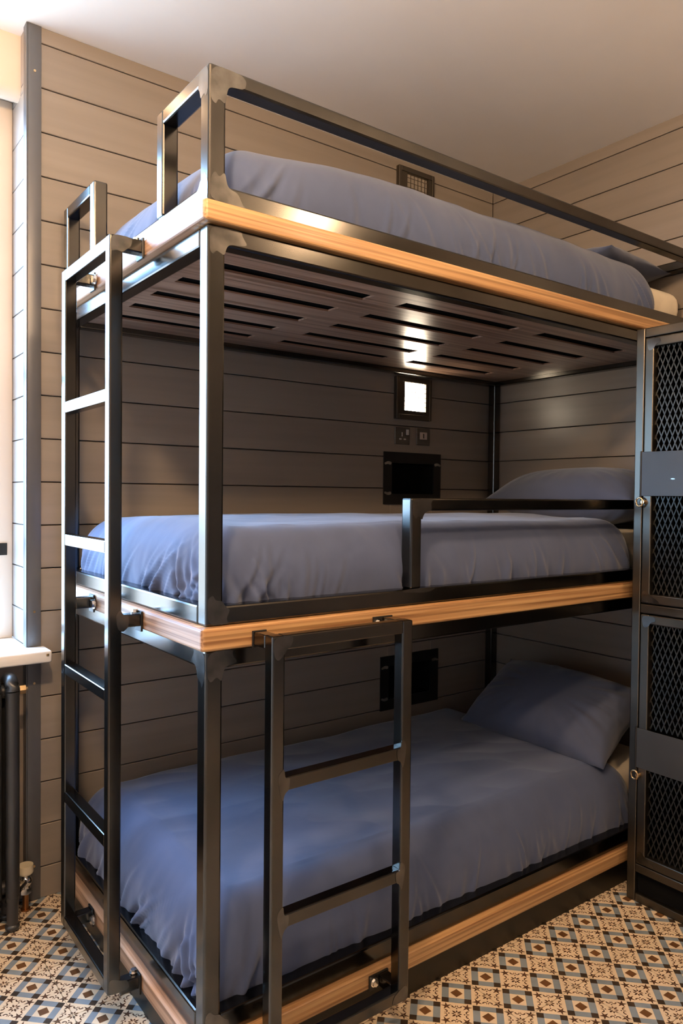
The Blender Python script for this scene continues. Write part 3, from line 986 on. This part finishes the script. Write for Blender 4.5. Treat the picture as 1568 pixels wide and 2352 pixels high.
def locker_door(z0, z1, p0, p1, zk):
    ya, yb = LYA - F - 0.003, LYB + F + 0.003
    d = nb()
    W_ = 0.028
    bx(d, LXF - 0.002, LXF + 0.022, ya, ya - W_, z0, z1, 0.003)
    bx(d, LXF - 0.002, LXF + 0.022, yb + W_, yb, z0, z1, 0.003)
    bx(d, LXF - 0.0015, LXF + 0.022, ya - W_, yb + W_, z0, z0 + W_, 0.003)
    bx(d, LXF - 0.0015, LXF + 0.022, ya - W_, yb + W_, z1 - W_, z1, 0.003)
    dr = mk('door', d, 'locker', lk)
    mesh_panel(dr, yb + W_, ya - W_, p1 + 0.001, z1 - W_)
    mesh_panel(dr, yb + W_, ya - W_, z0 + W_, p0 - 0.001)
    box('lock_plate', LXF - 0.006, LXF - 0.0025, ya + 0.003, yb + W_ * 0.5, p0, p1, 'plate', dr, 0.001)
    # hinge pin along the plate's far edge and the ring below it
    h = nb()
    cyl(h, (LXF - 0.005, ya + 0.005, p0 - 0.004), (LXF - 0.005, ya + 0.005, p1 + 0.002), 0.0032, 10)
    mk('hinge_pin', h, 'blackmetal', dr, smooth=True, angle=40)
    g = nb()
    pts = [(LXF - 0.012, ya + 0.004 + 0.011 * math.cos(t), zk + 0.013 * math.sin(t)) for t in [i * math.pi / 8 for i in range(17)]]
    tube_path(g, pts, 0.003, 8)
    cyl(g, (LXF - 0.001, ya - 0.006, zk), (LXF - 0.014, ya - 0.006, zk), 0.006, 12)
    mk('lock_ring', g, 'brass', dr, smooth=True, angle=50)
    # weld marks at the corners of the door
    weld(dr, (LXF - 0.0021, ya, z1), (0, -1, 0), (0, 0, -1), (-1, 0, 0), [(0.004, 0.004), (0.045, 0.003), (0.05, 0.016), (0.034, 0.022), (0.026, 0.036), (0.010, 0.040)])
    weld(dr, (LXF - 0.0021, ya, z0), (0, -1, 0), (0, 0, 1), (-1, 0, 0), [(0.003, 0.003), (0.06, 0.003), (0.055, 0.012), (0.03, 0.024), (0.018, 0.040), (0.004, 0.034)])
    return dr
ud = locker_door(0.917, LTOP - F - 0.003, 1.240, 1.373, 1.222)
locker_door(0.121, 0.883, 0.415, 0.536, 0.393)
weld(ud, (LXF - 0.0062, -1.160, 1.290), (0, -1, 0), (0, 0, 1), (-1, 0, 0), [(0.0, 0.0), (0.010, -0.002), (0.016, 0.0005), (0.008, 0.003), (0.003, 0.002)])

# ------------------------------------------------------------------ wall fittings
def bed_lamp(zc, lit, label):
    x0, x1 = -0.596, -0.401
    z0, z1 = zc - 0.0865, zc + 0.0865
    ox0, ox1, oz0, oz1 = -0.550, -0.432, zc - 0.050, zc + 0.066
    t = empty('wall_lamp', ((x0 + x1) / 2, 0, zc), label=label, cat='lamp', group='square bunk reading lamps')
    b = nb()
    for (a0, a1, c0, c1) in rects_minus((x0, x1, z0, z1), [(ox0, ox1, oz0, oz1)]):
        bx(b, a0, a1, -0.016, 0.0, c0, c1)
    mk('lamp_frame', b, 'lampframe', t)
    # raised border
    b = nb()
    for (a0, a1, c0, c1) in rects_minus((x0, x1, z0, z1), [(x0 + 0.012, x1 - 0.012, z0 + 0.020, z1 - 0.020)]):
        bx(b, a0, a1, -0.020, -0.016, c0, c1, 0.001, 1)
    mk('border', b, 'lampframe', t)
    box('diffuser', ox0, ox1, -0.0040, -0.001, oz0, oz1, 'bedlamp' if lit else 'lampglass_off', t)
    for k in range(1, 6):
        x = ox0 + (ox1 - ox0) * k / 6
        box('grille_bar', x - 0.0009, x + 0.0009, -0.0150, -0.0132, oz0, oz1, 'lampframe', t)
    for k in range(1, 6):
        z = oz0 + (oz1 - oz0) * k / 6
        box('grille_bar', ox0, ox1, -0.0165, -0.0150, z - 0.0009, z + 0.0009, 'lampframe', t)
    return t
bed_lamp(1.638, True, 'lit square wall lamp with wire grille above the middle bunk')
bed_lamp(2.494, False, 'unlit square wall lamp with wire grille above the top bunk')

sk = empty('power_socket', (-0.551, 0, 1.483), label='brushed metal power socket with switch below the lit lamp', cat='socket')
box('face_plate', -0.592, -0.511, -0.006, 0.0, 1.447, 1.518, 'brush', sk, 0.002)
box('pin_slot', -0.5565, -0.5515, -0.0068, -0.0055, 1.480, 1.497, 'light_print', sk)
for x in (-0.569, -0.545):
    box('pin_slot', x, x + 0.012, -0.0068, -0.0055, 1.466, 1.472, 'light_print', sk)
box('rocker_switch', -0.532, -0.519, -0.009, -0.005, 1.487, 1.510, 'light_print', sk, 0.001)
s2 = empty('charging_outlet', (-0.434, 0, 1.485), label='brushed metal plate with pale square insert beside the power socket', cat='outlet')
box('face_plate', -0.472, -0.397, -0.006, 0.0, 1.449, 1.520, 'brush', s2, 0.002)
box('insert', -0.455, -0.414, -0.0075, -0.005, 1.473, 1.503, 'pale', s2, 0.001)
box('charging_port', -0.437, -0.432, -0.0082, -0.007, 1.478, 1.497, 'blackmetal', s2)

def niche(hole, outer, label):
    h0, h1, k0, k1 = hole
    x0, x1, z0, z1 = outer
    t = empty('wall_niche', ((x0 + x1) / 2, 0, z0), label=label, cat='niche', group='black metal shelf niches in the wall')
    b = nb()
    e = 0.0008
    for (a0, a1, c0, c1) in rects_minus((x0, x1, z0, z1), [(h0 + 0.002, h1 - 0.002, k0 + 0.002, k1 - 0.002)]):
        bx(b, a0, a1, -0.007, -0.0005, c0, c1)
    mk('niche_frame', b, 'blackmetal', t)
    b = nb()
    bx(b, h0 + e, h1 - e, 0.094, 0.098, k0 + e, k1 - e)
    bx(b, h0 + e, h0 + 0.003, 0.0, 0.094, k0 + e, k1 - e)
    bx(b, h1 - 0.003, h1 - e, 0.0, 0.094, k0 + e, k1 - e)
    bx(b, h0 + e, h1 - e, 0.0, 0.094, k0 + e, k0 + 0.003)
    bx(b, h0 + e, h1 - e, 0.0, 0.094, k1 - 0.003, k1 - e)
    mk('niche_box', b, 'black', t)
    # ground corner welds
    for (x, z, sx, sz) in ((x0, k1, 1, -1), (x1, k1, -1, -1), (x0, k0, 1, 1)):
        weld(t, (x, -0.0071, z), (sx, 0, 0), (0, 0, sz), (0, -1, 0), [(0, 0.004), (0.02, -0.004), (0.040, 0.0), (0.036, 0.012), (0.018, 0.008), (0.004, 0.012)], 'niche_weld')
    return t
niche(N_MID, (-0.649, -0.332, 1.199, 1.414), 'black metal niche set in the planks above the middle bunk')
niche(N_BOT, (-0.654, -0.332, 0.350, 0.573), 'black metal niche set in the planks above the bottom bunk')

# small dark plate on the window frame
pt = empty('sign_plate', (-2.10, 0.184, 1.053), label='small dark plate with white lettering on the window frame', cat='sign')
SY = 0.185
box('plate', -2.135, -2.038, SY - 0.003, SY, 1.034, 1.072, 'blackmetal', pt, 0.0008)
b = nb()                                   # the visible letter n: stem, arch, leg
lx, lz, lw, lh = -2.080, 1.0455, 0.0032, 0.0125
bx(b, lx, lx + lw, SY - 0.0036, SY - 0.0028, lz, lz + lh)
bx(b, lx + 0.0085, lx + 0.0085 + lw, SY - 0.0036, SY - 0.0028, lz, lz + lh - 0.003)
bx(b, lx + lw, lx + 0.0100, SY - 0.0036, SY - 0.0028, lz + lh - 0.0035, lz + lh - 0.0002)
mk('lettering', b, 'light_print', pt)

# ------------------------------------------------------------------ radiator under the window
rd = empty('radiator', (-2.2, -0.09, 0), label='black cast iron column radiator under the window sill', cat='radiator')
for k in range(12):
    xc = -2.092 - k * 0.046
    b = nb()
    ytop = 0.705
    pts = []
    for (yc, r) in ((-0.128, 0.0185), (-0.058, 0.0185)):
        cyl(b, (xc, yc, 0.10), (xc, yc, ytop - 0.03), r, 14)
    # rounded head and foot linking both tubes
    for (zc, sg) in ((ytop - 0.03, 1), (0.10, -1)):
        arc = [(xc, -0.093 - 0.035 * math.cos(t), zc + sg * 0.030 * math.sin(t)) for t in [i * math.pi / 10 for i in range(11)]]
        tube_path(b, arc, 0.0185, 12)
    cyl(b, (xc - 0.024, -0.093, ytop - 0.035), (xc + 0.024, -0.093, ytop - 0.035), 0.020, 14)
    cyl(b, (xc - 0.024, -0.093, 0.11), (xc + 0.024, -0.093, 0.11), 0.020, 14)
    mk('column', b, 'castiron', rd, smooth=True, angle=50)
    if k in (0, 10):
        b = nb()
        for yc in (-0.128, -0.058):
            cyl(b, (xc, yc, 0.0), (xc, yc, 0.10), 0.014, 12, 0.018)
            sph(b, (xc, yc, 0.012), 0.020, 1, 1, 0.6)
        mk('foot', b, 'castiron', rd, smooth=True, angle=50)
b = nb()
cyl(b, (-2.068, -0.093, 0.670), (-2.050, -0.093, 0.670), 0.014, 6)
cyl(b, (-2.050, -0.093, 0.670), (-2.044, -0.093, 0.670), 0.006, 10)
mk('bleed_plug', b, 'brass', rd, smooth=True, angle=40)
vx, vy = -2.036, -0.040
b = nb()
cyl(b, (-2.068, -0.085, 0.088), (vx, vy, 0.088), 0.011, 12)
cyl(b, (vx, vy, 0.058), (vx, vy, 0.110), 0.014, 14)
sph(b, (vx, vy, 0.086), 0.019)
cyl(b, (vx, vy, 0.050), (vx, vy, 0.066), 0.0165, 6)
cyl(b, (vx - 0.012, vy - 0.010, 0.086), (vx - 0.022, vy - 0.018, 0.086), 0.013, 6)
mk('valve', b, 'chrome', rd, smooth=True, angle=40)
b = nb()
cyl(b, (vx, vy, 0.108), (vx, vy, 0.112), 0.020, 24)
cyl(b, (vx, vy, 0.112), (vx, vy, 0.134), 0.0225, 24, 0.0215)
mk('valve_cap', b, 'capcream', rd, smooth=True, angle=40)
b = nb()
cyl(b, (vx, vy, 0.0), (vx, vy, 0.052), 0.0085, 14)
cyl(b, (vx, vy, 0.0), (vx, vy, 0.004), 0.014, 14)
mk('pipe', b, 'copper', rd, smooth=True, angle=40)

# ------------------------------------------------------------------ room lamps (above and beside the frame)
def ceiling_lamp(x, y, z, mat, label, r=0.055):
    t = empty('pendant_lamp', (x, y, H), label=label, cat='lamp', group='round pendant lamps of the room')
    b = nb()
    cyl(b, (x, y, H - 0.02), (x, y, H), 0.05, 24)
    mk('ceiling_rose', b, 'blackmetal', t, smooth=True, angle=40)
    b = nb()
    cyl(b, (x, y, z + r * 0.9), (x, y, H - 0.02), 0.004, 10)
    cyl(b, (x, y, z + r * 0.8), (x, y, z + r + 0.03), 0.02, 16)
    mk('lamp_cord', b, 'blackmetal', t, smooth=True, angle=40)
    b = nb()
    sph(b, (x, y, z), r, seg=24)
    mk('globe', b, mat, t, smooth=True)
ceiling_lamp(-2.43, -1.63, 2.30, 'globeA', 'round pendant lamp near the window end of the room')
ceiling_lamp(-0.774, -2.325, 2.42, 'globeB', 'round pendant lamp in front of the locker')
ceiling_lamp(-1.97, -2.30, 2.41, 'globeC', 'round pendant lamp in the middle of the room')
t = empty('wall_lamp', (-2.30, 0.085, 2.52), label='small warm globe lamp on the lintel above the window', cat='lamp')
b = nb()
cyl(b, (-2.30, 0.085, 2.53), (-2.30, 0.06, 2.53), 0.035, 20)
cyl(b, (-2.30, 0.06, 2.53), (-2.30, 0.01, 2.53), 0.010, 12)
mk('lamp_base', b, 'brass', t, smooth=True, angle=40)
b = nb()
sph(b, (-2.30, -0.01, 2.52), 0.035)
mk('globe', b, 'globeW', t, smooth=True)
